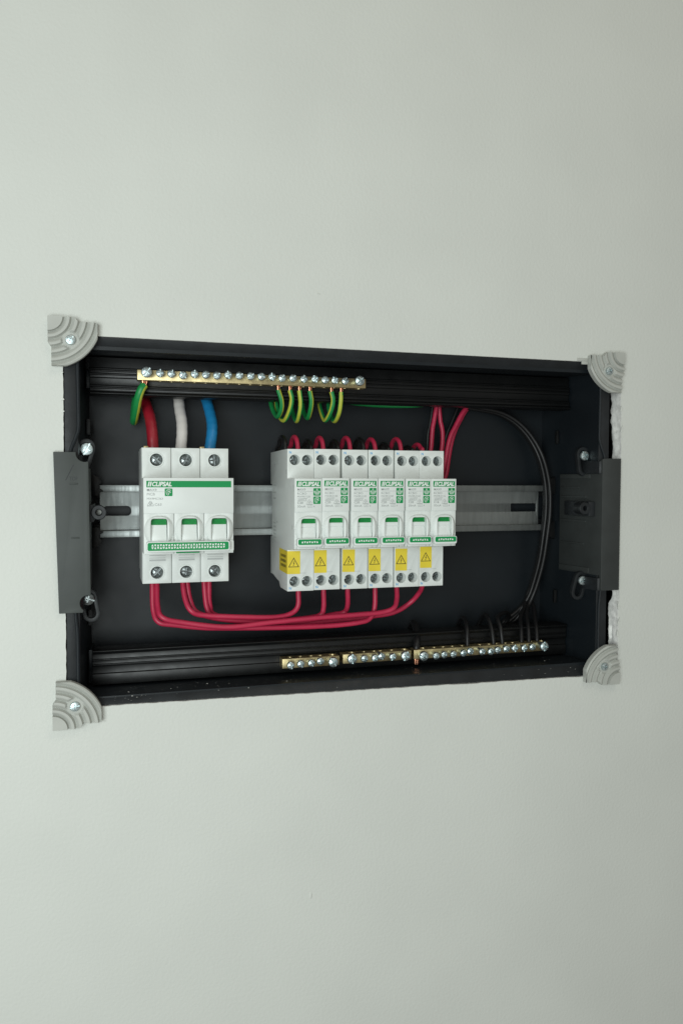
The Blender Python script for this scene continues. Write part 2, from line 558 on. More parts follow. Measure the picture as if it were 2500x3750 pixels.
# rail posts
for x in (33, 366):
    for z in (13, -13):
        w = MB(); w.box(x - 4.5, x + 4.5, 57.5, 66.1, z - 4, z + 4)
        part('rail_post', w, CARRIER, enc, EO, bevel=0.4)
for sgn, cx in ((1, 27.4), (-1, 372.4)):
    for z in (16.5, -16.5):
        w = MB()
        out = [(cx, z - 6), (cx + sgn * 4.2, z - 6), (cx + sgn * 5.6, z - 3.6), (cx + sgn * 7.0, z - 3.4), (cx + sgn * 7.0, z - 2.4), (cx + sgn * 4.8, z - 1.2),
               (cx + sgn * 4.8, z + 1.6), (cx + sgn * 6.4, z + 2.6), (cx + sgn * 4.4, z + 6), (cx, z + 8)] if z > 0 else \
              [(cx, z - 8), (cx + sgn * 4.4, z - 6), (cx + sgn * 6.4, z - 2.6), (cx + sgn * 4.8, z - 1.6), (cx + sgn * 4.8, z + 1.2), (cx + sgn * 7.0, z + 2.4),
               (cx + sgn * 7.0, z + 3.4), (cx + sgn * 5.6, z + 3.6), (cx + sgn * 4.2, z + 6), (cx, z + 6)]
        w.prism_y(out, 47.2, 50.0)
        part('rail_hook', w, CARRIER, enc, EO, bevel=0.25)

# crumbs of plaster on the lower lip
cr = MB()
for i in range(330):
    t = random.random()
    x = 40 + 330 * (t ** 1.5 if random.random() < 0.6 else t)
    if random.random() < 0.7:
        y = random.uniform(8, 27)
        z = -112.0 - (y - 4) * 0.036
    else:
        y = random.uniform(1.6, 4.4)
        k = (y - 0.7) / 4.3
        zb = bottom_z(x) + 0.1
        z = zb + (-111.9 - zb) * k + 0.15
    r = random.uniform(0.08, 0.26) * (2.0 if random.random() < 0.06 else 1)
    e = random.uniform(1, 2.6)
    vs = [(x - r * e, y, z), (x + r * e, y, z), (x, y - r, z), (x, y + r, z), (x, y, z + r * 0.8), (x, y, z - r * 0.3)]
    cr.add(vs, [(0, 2, 4), (2, 1, 4), (1, 3, 4), (3, 0, 4), (2, 0, 5), (1, 2, 5), (3, 1, 5), (0, 3, 5)])
tag(part('plaster_dust', cr, DUST, None, smooth=0), 'white plaster crumbs scattered on the black lower lip', 'dust', kind='stuff')

# ------------------------------------------------------------------ side clamps
def clamp(sgn, label):
    GREY = CLAMPGREY if sgn > 0 else CLAMPSHADED  # right clamp takes the copy with shade in its colour
    cx = 0 if sgn > 0 else 402.0
    X = lambda v: cx + sgn * v
    t = thing('side_clamp', (X(14), 0, -58.6), label, 'clamp', 'clamps on the two sides of the box')
    O = (X(14), 0, -58.6)
    z1, z0 = 37.4, -58.6
    w = MB()
    if sgn > 0:
        arc = lambda cx_, cz_, r_, a0, a1: [(cx_ + r_ * math.cos(math.radians(a0 + (a1 - a0) * i / 8)), cz_ + r_ * math.sin(math.radians(a0 + (a1 - a0) * i / 8))) for i in range(9)]
        out = [(6.6, z1)] + arc(24.2, 36.6, 5.0, 170, 290) + [(26.3, 31.5), (27.0, -47.9)] + arc(25.6, -53.0, 5.0, 78, 236)[::1] + [(22.4, z0), (8.9, z0)]
        w.prism_y(out, -2.9, -0.15)
    else:
        w.prism_y([(380.0, z1 - 9.5), (380.0, z1 - 1), (381, z1), (395.6, z1), (395.6, z0), (381, z0), (380.0, z0 + 1)], -2.9, -0.15)
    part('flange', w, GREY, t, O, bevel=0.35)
    w = MB()
    if sgn > 0:
        w.prism_z([(26.3, -0.1), (26.9, 6), (27.2, 40), (25.6, 40), (24.9, -0.1)], z0 + 12.5, z1 - 9.5)
    else:
        w.prism_z([(379.95, -2.6), (377.8, 6), (373.2, 42), (375.6, 42), (379.95, 5.2)], z0 + 11, z1 - 11)
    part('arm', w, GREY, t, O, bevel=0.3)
    # slotted lugs that take the fixing screws
    for zs, dz, lean in ((39.4, -1, -7.5), (-53.0, -1, -7.0)):
        w = MB()
        a = Vector((X(25.0 if sgn > 0 else 27.2), zs + 1.5))
        b = Vector(((X(27.0) if zs < 0 else X(21.6)) if sgn > 0 else (X(30.0) if zs < 0 else X(25.6)), zs + lean - 2.0))
        d = (b - a).normalized()
        nrm = Vector((-d.y, d.x))
        pts, pin = [], []
        R, r = 5.3, 2.9
        for c, s0 in ((a, 90), (b, 270)):
            for i in range(9):
                an = math.radians(s0 - 90 + 180 * i / 8)
                v = nrm * math.cos(an) + (-d) * math.sin(an)
                pts.append(c + v * R)
                pin.append(c + v * r)
        n = len(pts)
        vs = [(p.x, 13.4, p.y) for p in pts] + [(p.x, 13.4, p.y) for p in pin] + [(p.x, 17.0, p.y) for p in pin] + [(p.x, 17.0, p.y) for p in pts]
        fs = []
        for i in range(n):
            j = (i + 1) % n
            for k in range(3):
                fs.append((k * n + i, k * n + j, (k + 1) * n + j, (k + 1) * n + i))
            fs.append((3 * n + i, 3 * n + j, j, i))
        w.add(vs, fs)
        part('lug', w, RIMBLACK, t, O, bevel=0.25)
        w = MB()
        zb = zs - 8.4 if zs > 0 else zs - 1.2
        if sgn < 0: w.prism_z([(381.0, -2.2), (378.6, -1.0), (375.6, 11.5), (375.6, 16.8), (381.0, 16.8)], zb - 4.6, zb + 4.6)
        else: w.prism_z([(X(20.7), 1.4), (X(22.0), 3.0), (X(23.4), 13.4), (X(23.4), 16.8), (X(20.7), 16.8)], zb - 4.6, zb + 4.6)
        part('bridge', w, RIMBLACK, t, O, bevel=0.3)
        if sgn > 0:
            s = obj('fixing_screw', SCREW_CLIP if zs > 0 else SCREW_DULL, t, (X(25.1) - O[0], 11 - O[1], zs + 0.3 - O[2]), (0, random.uniform(0, 3), 0))
            s.scale = (1.12, 1, 1.12)
        else:
            obj('fixing_screw', SCREW_CLIP, t, (X(27.2) - O[0], 11 - O[1], zs + 0.3 - O[2]), (0, random.uniform(0, 3), 0))
    if sgn < 0:                             # moulded steps along the inner arm
        for za, zb2, ya, yb in ((23.0, 26.2, 8, 41), (-46.6, -43.0, 8, 41), (8.5, 10.0, 12, 40), (-9.5, -8.0, 12, 40), (16, 16.9, 20, 40), (-26, -25.1, 14, 40)):
            w = MB()
            g = lambda y: 377.8 - 4.6 * (y - 6) / 36
            w.prism_z([(g(ya) - 0.9, ya), (g(yb) - 0.9, yb), (g(yb) + 1, yb), (g(ya) + 1, ya)], za, zb2)
            part('arm_step', w, GREY, t, O, bevel=0.25)
    # centre boss with its tongue
    w = MB()
    w.prism_z([(X(23.4), 3.0), (X(28.8), 3.4), (X(29.8), 34), (X(26.0), 34), (X(23.6), 7)], -4.6, 6.0)
    part('tongue', w, RIMBLACK, t, O, bevel=0.35)
    w = MB()
    w.lathe_y(X(31.9), 1.2, [(1.7, 12), (4.4, 12), (4.6, 3.2), (4.1, 2.6), (2.2, 2.6), (1.7, 3.2), (1.7, 12)], 24)
    part('boss', w, RIMBLACK, t, O)
    w = MB()
    w.lathe_y(X(31.9), 1.2, [(1.68, 11.5), (1.68, 9.0), (0.02, 8.8)], 16)
    part('boss_pin', w, CLIPGREY if sgn > 0 else CLAMPSHADED, t, O)
    # raised marks on the flange
    for zz, xa, xb in ((18.6, 15.6, 23.5), (-13.6, 16.2, 23.8)):
        if sgn < 0: continue
        w = MB()
        w.prism_x([(-2.85, zz - 0.5), (-3.35, zz - 0.25), (-3.35, zz + 0.25), (-2.85, zz + 0.5)], X(xa), X(xa + 4.6))
        part('raised_bar', w, GREY, t, O, bevel=0.12)
    if sgn > 0:
        w = MB()
        w.ribbon([(17.9, 29.8), (13.4, 20.6)], 0.5, -2.96)
        w.v = [(x, y, z) for x, y, z in w.v]
        part('embossed_line', w, RIMBLACK, t, O, smooth=0)
        w = MB()
        w.text('TOP', 15.6, 20.2, 20.4, 22.8, -2.96)
        part('embossed_word', w, RIMBLACK, t, O, smooth=0, label='word TOP moulded into the plate')
    return t

clamp(1, 'flat grey side clamp plate moulded with the word TOP, its screw bright')
clamp(-1, 'grey side clamp coloured as shaded, with slotted lugs beside the curving black wires')

# ------------------------------------------------------------------ corner clips
def corner_clip(ox, oz, sx, sz, label, tongue=False, rot=0.0):
    t = thing('corner_clip', (ox, 0, oz), label, 'corner clip', 'ridged corner clips of the box')
    SX, SZ = 12.6, 13.4
    def h(u, v):
        r = math.hypot(u, v)
        if r < 8.6:
            base = 5.0
        else:
            k = (r - 8.6) / 4.55
            fr = k - math.floor(k)
            saw = 0.15 + 2.2 * min(1.0, max(0.0, (fr - 0.08) / 0.42)) ** 0.8 if fr < 0.84 else 0.15 + 2.2 * (1 - (fr - 0.84) / 0.16)
            base = 2.7 + saw - 0.05 * k
        d = math.hypot(u - SX, v - SZ)
        if d < 5.4 and r > 13.2 and r < 26.0:
            f = min(1, max(0, (d - 4.6) / 0.8))
            base = 3.3 + (base - 3.3) * f
        if r > 29.4:
            base -= (r - 29.4) * 0.8
        return base
    NR, NT = 92, 40
    vs, fs = [], []
    for i in range(NR + 1):
        r = 0.2 + (30.3 - 0.2) * i / NR
        for j in range(NT + 1):
            a = math.radians(90) * j / NT
            u, v = r * math.cos(a), r * math.sin(a)
            hh = h(u, v)
            vmin = 0.0 if u < 14.6 else (0.0 + (u - 14.6) / 2.6 * 2.7 if u < 17.2 else 2.7)
            umin = 0.0 if v < 15 else ((v - 15) / 2.6 * 1.9 if v < 17.6 else 1.9)
            v2, u2 = max(v, vmin), max(u, umin)
            u2, v2 = min(u2, 27.9), min(v2, 28.6)
            vs.append((u2, -hh, v2))
    W = NT + 1
    for i in range(NR):
        for j in range(NT):
            fs.append((i * W + j, i * W + j + 1, (i + 1) * W + j + 1, (i + 1) * W + j))
    rim = [j for j in range(W)] 
    edge = [i * W for i in range(NR + 1)] + [NR * W + j for j in range(1, W)] + [i * W + NT for i in range(NR - 1, -1, -1)] + [j for j in range(NT - 1, 0, -1)]
    b = len(vs)
    vs += [(vs[e][0], -0.1, vs[e][2]) for e in edge]
    ne = len(edge)
    for k in range(ne):
        l = (k + 1) % ne
        fs.append((edge[k], edge[l], b + l, b + k))
    fs.append(tuple(b + k for k in range(ne)))
    m = MB()
    m.add([(x * sx, y, z * sz) for x, y, z in vs], fs)
    body = part('clip_body', m, CLIPGREY, t, (0, 0, 0), smooth=42)
    s = obj('screw', SCREW_CLIP, t, (SX * sx, -5.2, SZ * sz), (0, random.uniform(0, 3), 0))
    s.scale = (0.82, 0.9, 0.82)
    if tongue:
        w = MB()
        w.box(28 * sx, 36.5 * sx, -0.6, 0.4, 4.6 * sz, 6.6 * sz)
        w.box(28 * sx, 33.0 * sx, -0.9, 0.3, 6.65 * sz, 9.0 * sz)
        part('tongue', w, CLIPGREY, t, (0, 0, 0), bevel=0.2)
    return t

corner_clip(4.4, 116.4, 1, -1, 'pale grey ridged corner clip above the clamp marked TOP')
corner_clip(396.0, 113.6, -1, -1, 'pale grey ridged corner clip over the upper plaster gap, with a small tongue', True)
corner_clip(4.7, -128.0, 1, 1, 'pale grey ridged corner clip below the clamp marked TOP')
corner_clip(396.2, -127.6, -1, 1, 'pale grey ridged corner clip under the lower torn plaster gap')

# ------------------------------------------------------------------ DIN rail
rail = thing('din_rail', (198, 57.5, -17.5), 'long galvanised top hat rail carrying the white breakers', 'rail')
RO = (198, 57.5, -17.5)
prof = [(50, 17.5), (50, 12.9), (56.4, 12.9), (56.4, -12.9), (50, -12.9), (50, -17.5), (51, -17.5), (51, -13.9), (57.4, -13.9), (57.4, 13.9), (51, 13.9), (51, 17.5)]
w = MB(); w.prism_x(prof, 32.4, 363.0)
def slotcut(x0, x1, zc):
    c = MB(); c.prism_y(rrect(x0, x1, zc - 3.2, zc + 3.2, 2.6 if x0 < 100 else 0.8), 53, 60)
    return c.mesh('c', [RAILM])
part('rail_profile', w, RAILM, rail, RO, cutters=[slotcut(34.5, 52.6, 0), slotcut(339, 361.0, 0.2), ], bevel=0.3)

# ------------------------------------------------------------------ breakers
def superell(a, b, n, t):
    c, s = math.cos(t), math.sin(t)
    return (abs(c) ** (2 / n) * a * (1 if c >= 0 else -1), abs(s) ** (2 / n) * b * (1 if s >= 0 else -1))

def bulge(mb, cx, cz, yb, yt, wb, hb, wt, ht, wi, hi, depth):
    n = 48
    rings = []
    spec = [(wb, hb, 2.3, yb), (wb * 0.93, hb * 0.95, 2.5, yb + (yt - yb) * 0.42), (wt + 0.55, ht + 0.45, 3.2, yt + 0.35), (wt, ht, 3.6, yt), (wi, hi, 7, yt + 0.2), (wi, hi, 9, yt + depth)]
    for a, b, e, y in spec:
        rings.append([(cx + p[0], y, cz + p[1]) for p in (superell(a, b, e, 2 * math.pi * (i + 0.5) / n) for i in range(n))])
    vs = [p for r in rings for p in r]
    fs = [(k * n + i, k * n + (i + 1) % n, (k + 1) * n + (i + 1) % n, (k + 1) * n + i) for k in range(len(rings) - 1) for i in range(n)]
    mb.add(vs, fs)

def tri_row(mb, x0, x1, zc, hh, count, y, up0=True):
    st = (x1 - x0) / count
    for i in range(count):
        cx = x0 + st * (i + 0.5)
        up = (i % 2 == 0) == up0
        a = st * 0.42
        if up: mb.flat([(cx - a, zc - hh / 2), (cx + a, zc - hh / 2), (cx + a * 0.25, zc + hh / 2), (cx - a * 0.25, zc + hh / 2)], y)
        else: mb.flat([(cx - a, zc + hh / 2), (cx - a * 0.25, zc - hh / 2), (cx + a * 0.25, zc - hh / 2), (cx + a, zc + hh / 2)], y)

def logo(mb, x0, x1, z0, z1, y):
    w = x1 - x0
    hgt = z1 - z0
    sl = hgt * 0.22
    bw = w * 0.055
    for k in (0.0, 0.082):
        a = x0 + w * k
        mb.flat([(a, z0), (a + bw, z0), (a + bw + sl, z1), (a + sl, z1)], y)
        mb.flat([(a + w * 0.02, z0 + hgt * 0.08), (a + bw + w * 0.004, z0 + hgt * 0.08), (a + bw + w * 0.01, z0 + hgt * 0.3), (a + w * 0.03, z0 + hgt * 0.3)], y - 0.002)
    mb.text('CLIPSAL', x0 + w * 0.185, x1, z0, z1, y, shear=0.22, bold=0.04)

def picto_finger(mb, x0, x1, z0, z1, y, wd=0.24):
    f = lambda u, v: (x0 + u * (x1 - x0), z0 + v * (z1 - z0))
    mb.ribbon([f(*p) for p in ((.78, .72), (.66, .86), (.46, .88), (.27, .78), (.18, .58), (.22, .34), (.32, .16), (.44, .14), (.52, .24), (.50, .38), (.62, .44), (.78, .50))], wd, y)
    mb.ribbon([f(*p) for p in ((.36, .66), (.50, .54), (.60, .60), (.74, .56))], wd, y)
    mb.ribbon([f(*p) for p in ((.40, .74), (.58, .64), (.70, .70))], wd, y)
    mb.ribbon([f(*p) for p in ((.34, .30), (.40, .50))], wd * 0.8, y)

def picto_hands(mb, x0, x1, z0, z1, y, wd=0.24):
    f = lambda u, v: (x0 + u * (x1 - x0), z0 + v * (z1 - z0))
    for s in (1, -1):
        g = lambda u, v: f(0.5 + s * (u - 0.5), v)
        mb.ribbon([g(*p) for p in ((.34, .12), (.26, .26), (.12, .46), (.12, .60), (.20, .60), (.26, .42), (.32, .34), (.44, .32), (.44, .12))], wd, y)
        mb.ribbon([g(*p) for p in ((.20, .48), (.20, .64), (.26, .62), (.30, .42))], wd * 0.8, y)
        mb.ribbon([g(*p) for p in ((.50, .82), (.42, .68), (.44, .48), (.50, .36))], wd, y)
    mb.ribbon([f(.5 + .06 * math.cos(a), .87 + .06 * math.sin(a)) for a in [i * math.pi / 4 for i in range(8)]], wd * .8, y, True)

def rcm(mb, x0, x1, z0, z1, y, wd=0.2):
    mx = (x0 + x1) / 2
    mb.ribbon([(x0, z0), (x1, z0), (x1 - (x1 - x0) * .08, z0 + (z1 - z0) * .28), (mx + .25, z1), (mx - .25, z1), (x0 + (x1 - x0) * .08, z0 + (z1 - z0) * .28)], wd, y, True)
    r = (z1 - z0) * 0.27
    cz = z0 + (z1 - z0) * .45
    mb.ribbon([(mx + r * math.cos(i * math.pi / 5), cz + r * math.sin(i * math.pi / 5)) for i in range(10)], wd, y, True)
    mb.ribbon([(mx - r * .6, cz), (mx - r * .1, cz - r * .5), (mx + r * .8, cz + r * .7)], wd, y)

# ---- three-pole breaker
MX, MS, MN = 57.5, 8.4, -11.4
mcb = thing('three_pole_breaker', (MX + 27, 50, -43.9), 'wide white three-pole breaker printed C63, fed by red, white and blue cables', 'breaker')
MO = (MX + 27, 50, -43.9)
pole = [(MS, 41.1), (MS, 22.2), (MN, 22.2), (MN, -23.8), (MS, -23.8), (MS, -43.9), (43, -43.9), (43, -38.7), (52, -38.7), (52, -18.2), (49.6, -18.2), (49.6, 18.2), (52, 18.2), (52, 40), (43, 40), (43, 41.1)]
for k in range(3):
    x0 = MX + 18 * k
    w = MB(); w.prism_x(pole, x0 + 0.12, x0 + 17.88)
    cut = []
    for z in (33.6, -37.1):
        c = MB(); c.lathe_y(x0 + 9.1, z, [(3.95, MS - 2), (3.95, MS + 5.5)], 28); cut.append(c.mesh('c', [WHITE]))
    c = MB(); c.box(x0 + 4.0, x0 + 14.1, -20, -4.5, -17.2, -1.6); cut.append(c.mesh('c', [WHITE]))
    c = MB(); c.box(x0 + 3.5, x0 + 14.5, 24, 42, 38.5, 44); cut.append(c.mesh('c', [WHITE]))
    h = part('housing', w, WHITE, mcb, MO, bevel=0.28, cutters=cut)
    for z in (33.6, -37.1):
        w = MB(); w.lathe_y(x0 + 9.1, z, [(3.95, MS + 1.0), (3.95, MS - 0.28), (4.2, MS - 0.42), (4.62, MS - 0.36), (4.85, MS + 0.05), (4.85, MS + 1.0), (3.95, MS + 1.0)], 32)
        c = obj('collar', w.mesh('collar', [WHITE2], MO), h)
        obj('terminal_screw', SCREW_MCB, mcb, (x0 + 9.1 - MO[0], MS + 3.2 - MO[1], z - MO[2]), (0, random.uniform(0, 3), 0))
    w = MB(); bulge(w, x0 + 9.05, -9.4, MN + 0.05, MN - 2.5, 8.7, 9.0, 5.7, 8.0, 4.95, 7.3, 5.2)
    part('toggle_surround', w, WHITE2, mcb, MO)
    tx0, tx1 = x0 + 4.45, x0 + 13.65
    w = MB(); w.prism_x([(-9.4, -2.6), (-10.6, -6.2), (-11.4, -11), (-13.2, -16.2), (-13.0, -17.0), (-5, -17.0), (-5, -2.6)], tx0, tx1)
    tg = part('toggle', w, WHITE2, mcb, MO, bevel=0.2)
    w = MB(); w.add([(tx0 + .1, -9.44 - .1, -2.7), (tx1 - .1, -9.54, -2.7), (tx1 - .1, -10.68, -6.1), (tx0 + .1, -10.68, -6.1)], [(0, 1, 2, 3)])
    obj('flag', w.mesh('flag', [FLAG], MO), tg)
    w = MB(); w.box(x0 + 13.7, x0 + 14.0, -11.5, -6, -16.8, -14.5)
    obj('toggle_gap', w.mesh('toggle_gap', [BLACKPRINT], MO), tg)
    w = MB()
    for zz, hh in ((-26.3, 0.45), (-27.9, 0.3), (-29.3, 1.1)):
        w.box(x0 + 4.4, x0 + 14.4, MS - 0.05, MS + 0.1, zz - hh / 2, zz + hh / 2)
    obj('vent_mark', w.mesh('vent_mark', [VENT], MO), h)
    w = MB(); w.box(x0 + 4.5 + (0.2 if k else -1.5), x0 + 13.5, 24.5, 41.5, 38.4, 39.6)
    part('terminal_mouth', w, BLACKPRINT, mcb, MO)
    w = MB(); w.box(x0 + 2.4, x0 + 5.4, 30, 38, 39.5, 43.0) if k in (0, 2) else w.box(x0 + 13.2, x0 + 14.2, 30, 34, 39.5, 42.0)
    part('clamp_tab', w, BRASS if k != 1 else WHITE2, mcb, MO, bevel=0.25)
w = MB(); w.box(MX + 0.05, MX + 53.95, -12.0, -11.3, 0.8, 22.3)
plate = part('label_plate', w, WHITE, mcb, MO, bevel=0.25)
YP = -12.05
w = MB(); w.flat([(59.3, 16.6), (110.0, 16.6), (110.0, 20.5), (59.3, 20.5)], YP)
band = obj('brand_band', w.mesh('brand_band', [GREEN], MO), plate)
w = MB(); logo(w, 60.0, 74.2, 17.15, 20.0, YP - 0.05)
part('brand_lettering', w, WHITEPRINT, mcb, MO, smooth=0, label='white slanted lettering CLIPSAL on green band')
w = MB()
w.text('MAX9', 59.6, 65.3, 14.4, 15.75, YP, bold=0.01)
w.ribbon([(59.6, 13.95), (69.4, 13.95)], 0.12, YP)
w.text('MCB', 59.6, 64.2, 11.7, 13.2, YP)
w.text('MX9MC363', 59.6, 68.9, 9.2, 10.4, YP)
w.text('C63', 64.2, 68.1, 5.5, 7.0, YP)
rcm(w, 59.7, 63.6, 5.5, 8.3, YP)
obj('printed_text', w.mesh('printed_text', [GREYPRINT], MO), plate)
w = MB(); w.flat(rrect(70.0, 74.6, 11.3, 15.9, 0.5), YP)
obj('symbol_square', w.mesh('symbol_square', [GREEN], MO), plate)
w = MB(); picto_finger(w, 70.0, 74.6, 11.3, 15.9, YP - 0.04)
obj('symbol_lines', w.mesh('symbol_lines', [WHITEPRINT], MO), plate)
w = MB(); w.prism_y(rrect(58.9, 108.6, -22.0, -15.9, 1.3), -16.5, -11.6)
bar = part('handle_bar', w, WHITE2, mcb, MO, bevel=0.35)
w = MB(); w.prism_y(rrect(59.5, 107.7, -21.2, -16.4, 1.0), -16.58, -16.3)
obj('handle_face', w.mesh('handle_face', [GREEN], MO), bar)
w = MB()
tri_row(w, 61.6, 105.6, -17.95, 1.15, 27, -16.62, True)
tri_row(w, 61.6, 105.6, -19.55, 1.15, 27, -16.62, False)
obj('handle_marks', w.mesh('handle_marks', [WHITEPRINT], MO), bar)
w = MB(); w.box(76.5, 90.5, -13.4, -11.4, -23.2, -22.6)
obj('handle_latch', w.mesh('handle_latch', [GREEN], MO), bar)
w = MB(); w.prism_y(rrect(108.7, 111.4, -22.6, -15.8, 0.9), -13.0, -11.3)
part('end_stop', w, WHITE, mcb, MO, bevel=0.25)

# ---- slim single breakers
RS, RN = 0.9, -18.8
RWID = 17.7
body = [(RS, 41.2), (RS, 22.2), (RN, 22.2), (RN, -22.0), (RS, -24.0), (RS, -51.0), (22, -51.0), (26, -47.5), (34, -46.6), (46, -44.8), (54, -44.8), (54, -18.2), (49.6, -18.2), (49.6, 18.2), (54, 18.2), (54, 40.6), (14, 41.2)]
def make_rcbo(x0, label):
    O = (x0 + 8.85, 54, -51)
    t = thing('slim_breaker', O, label, 'breaker', 'slim breakers in a row')
    L = (8.85, 54, -51)
    w = MB(); w.prism_x(body, 0, RWID)
    cut = []
    for x in (4.85, 13.1):
        for z in (34.2, -44.7):
            c = MB(); c.lathe_y(x, z, [(3.45, RS - 2), (3.45, RS + 6.5)], 26); cut.append(c.mesh('c', [WHITE]))
    c = MB(); c.box(3.8, 13.8, -30, -12, -16.6, -2.4); cut.append(c.mesh('c', [WHITE]))
    h = part('housing', w, WHITE, t, L, bevel=0.28, cutters=cut)
    for x in (4.85, 13.1):
        for z in (34.2, -44.7):
            s = obj('terminal_screw', SCREW_TERM, t, (x - 0.1 - L[0], RS + 4.4 - L[1], z + (0.15 if z < 0 else -0.1) - L[2]), (0, random.uniform(0, 3), 0))
            w = MB(); w.lathe_y(x, z, [(3.45, RS + .5), (3.45, RS - 0.08), (3.75, RS - 0.12), (3.9, RS + .02), (3.9, RS + .5), (3.45, RS + .5)], 26)
            obj('collar', w.mesh('collar', [WHITE2], L), h)
    w = MB(); bulge(w, 8.85, -9.6, RN + 0.05, RN - 2.8, 8.6, 8.6, 5.9, 7.6, 5.05, 6.9, 5.0)
    part('toggle_surround', w, WHITE2, t, L)
    w = MB(); w.prism_x([(-17.4, -2.9), (-18.6, -6.0), (-18.7, -8.2), (-18.2, -8.4), (-18.9, -11.5), (-20.6, -16.0), (-20.4, -16.8), (-12.4, -16.8), (-12.4, -2.9)], 4.1, 13.6)
    tg = part('toggle', w, WHITE2, t, L, bevel=0.15)
    w = MB(); w.add([(4.15, -17.52, -3.0), (13.55, -17.52, -3.0), (13.55, -18.7, -5.9), (4.15, -18.7, -5.9)], [(0, 1, 2, 3)])
    obj('flag', w.mesh('flag', [FLAG], L), tg)
    w = MB(); w.lathe_y(0.35, -8.7, [(0.02, RN - 0.5), (0.7, RN - 0.4), (0.75, RN + .2)], 10)
    obj('rivet', w.mesh('rivet', [WHITE], L), h)
    w = MB(); w.box(0.02, RWID - 0.02, -19.5, -18.7, 1.3, 22.2)
    pl = part('label_plate', w, WHITE, t, L, bevel=0.22)
    y = -19.55
    w = MB(); w.flat([(1.3, 17.0), (16.7, 17.0), (16.7, 20.7), (1.3, 20.7)], y)
    obj('brand_band', w.mesh('brand_band', [GREEN], L), pl)
    w = MB(); logo(w, 2.0, 16.1, 17.4, 20.25, y - 0.05)
    obj('brand_lettering', w.mesh('brand_lettering', [WHITEPRINT], L, smooth=0), pl)
    def printed(code, amp):
        w = MB()
        w.text('MAX9', 1.8, 7.0, 14.65, 16.0, y, bold=0.01)
        w.ribbon([(1.8, 14.15), (11.5, 14.15)], 0.14, y)
        w.text('RCBO', 1.8, 7.6, 12.15, 13.5, y)
        w.text(code, 1.8, 9.9, 10.35, 11.5, y)
        w.ribbon([(1.8, 8.2), (8.0, 8.2), (8.0, 9.75), (1.8, 9.75)], 0.12, y, True)
        w.ribbon([(6.2, 8.2), (6.2, 9.75)], 0.12, y)
        w.text('6000', 2.4, 5.9, 8.5, 9.4, y)
        w.text('3', 6.7, 7.4, 8.5, 9.4, y)
        w.text(amp, 1.8, 5.4, 6.3, 7.7, y, bold=0.015)
        w.text('30mA', 1.8, 7.0, 4.1, 5.5, y)
        w.text('A', 12.1, 13.0, 4.2, 5.4, y)
        rcm(w, 7.5, 11.4, 6.2, 9.0, y, 0.13)
        w.ribbon([(8.5, 4.2), (11.4, 4.2), (11.4, 5.9), (8.5, 5.9)], 0.12, y, True)
        w.ribbon([(8.9, 4.6), (9.4, 5.4), (9.9, 4.7), (10.4, 5.4), (11.0, 4.8)], 0.12, y)
        return w.mesh('printed_text', [GREYPRINT], L, smooth=0)
    obj('printed_text', printed('MX9R3120', 'C20'), pl)
    for z0, fn in ((11.5, picto_hands), (6.3, picto_finger)):
        w = MB(); w.flat(rrect(12.0, 16.7, z0, z0 + 4.65, 0.5), y)
        obj('symbol_square', w.mesh('symbol_square', [GREEN], L), pl)
        w = MB(); fn(w, 12.0, 16.7, z0, z0 + 4.65, y - 0.04)
        obj('symbol_lines', w.mesh('symbol_lines', [WHITEPRINT], L), pl)
    w = MB(); w.prism_y(rrect(0.95, 16.85, -20.3, -15.1, 1.2), -23.0, -18.9)
    hb = part('handle_bar', w, WHITE2, t, L, bevel=0.35)
    w = MB(); w.prism_y(rrect(1.5, 16.3, -18.95, -15.55, 0.9), -23.08, -22.8)
    obj('handle_face', w.mesh('handle_face', [GREEN], L), hb)
    w = MB(); tri_row(w, 3.4, 14.4, -17.3, 1.15, 7, -23.12, True)
    obj('handle_marks', w.mesh('handle_marks', [WHITEPRINT], L), hb)
    w = MB()
    w.box(1.2, 1.45, -18.9, -10, -22.1, -20.6); w.box(14.2, 14.45, -18.9, -10, -22.1, -20.9); w.box(16.6, 16.8, -18.9, -10, -22.1, -20.6)
    obj('latch_gap', w.mesh('latch_gap', [GREYPRINT], L), h)
    w = MB()
    w.text('N', 1.2, 2.7, 38.2, 39.9, RS - 0.05, bold=0.02)
    w.text('N', 1.2, 2.7, -49.9, -48.2, RS - 0.05, bold=0.02)
    obj('neutral_letter', w.mesh('neutral_letter', [BLUEPRINT], L, smooth=0), h)
    w = MB(); w.ribbon([(8.6, -39.3), (12.6, -39.3)], 0.14, RS - 0.04)
    obj('mould_line', w.mesh('mould_line', [GREYPRINT], L), h)
    # yellow warning sticker
    w = MB(); w.prism_y([(0.05, -39.7), (8.5, -39.8), (8.6, -24.9), (0.05, -24.8)], RS - 0.14, RS - 0.02)
    st = part('warning_sticker', w, YELLOW, t, L)
    w = MB(); w.ribbon([(0.95, -35.1), (7.5, -35.1), (4.25, -29.4)], 0.42, RS - 0.18, True)
    w.add([(a, RS - 0.18, b) for a, b in ((4.55, -31.2), (3.75, -32.9), (4.3, -32.9), (3.95, -34.0), (3.75, -33.85), (3.95, -34.6), (4.45, -34.05), (4.25, -34.0), (4.85, -32.45), (4.3, -32.45), (4.95, -31.2))], [tuple(range(11))])
    obj('hazard_mark', w.mesh('hazard_mark', [BLACKPRINT], L, smooth=0), st)
    return t, printed, L

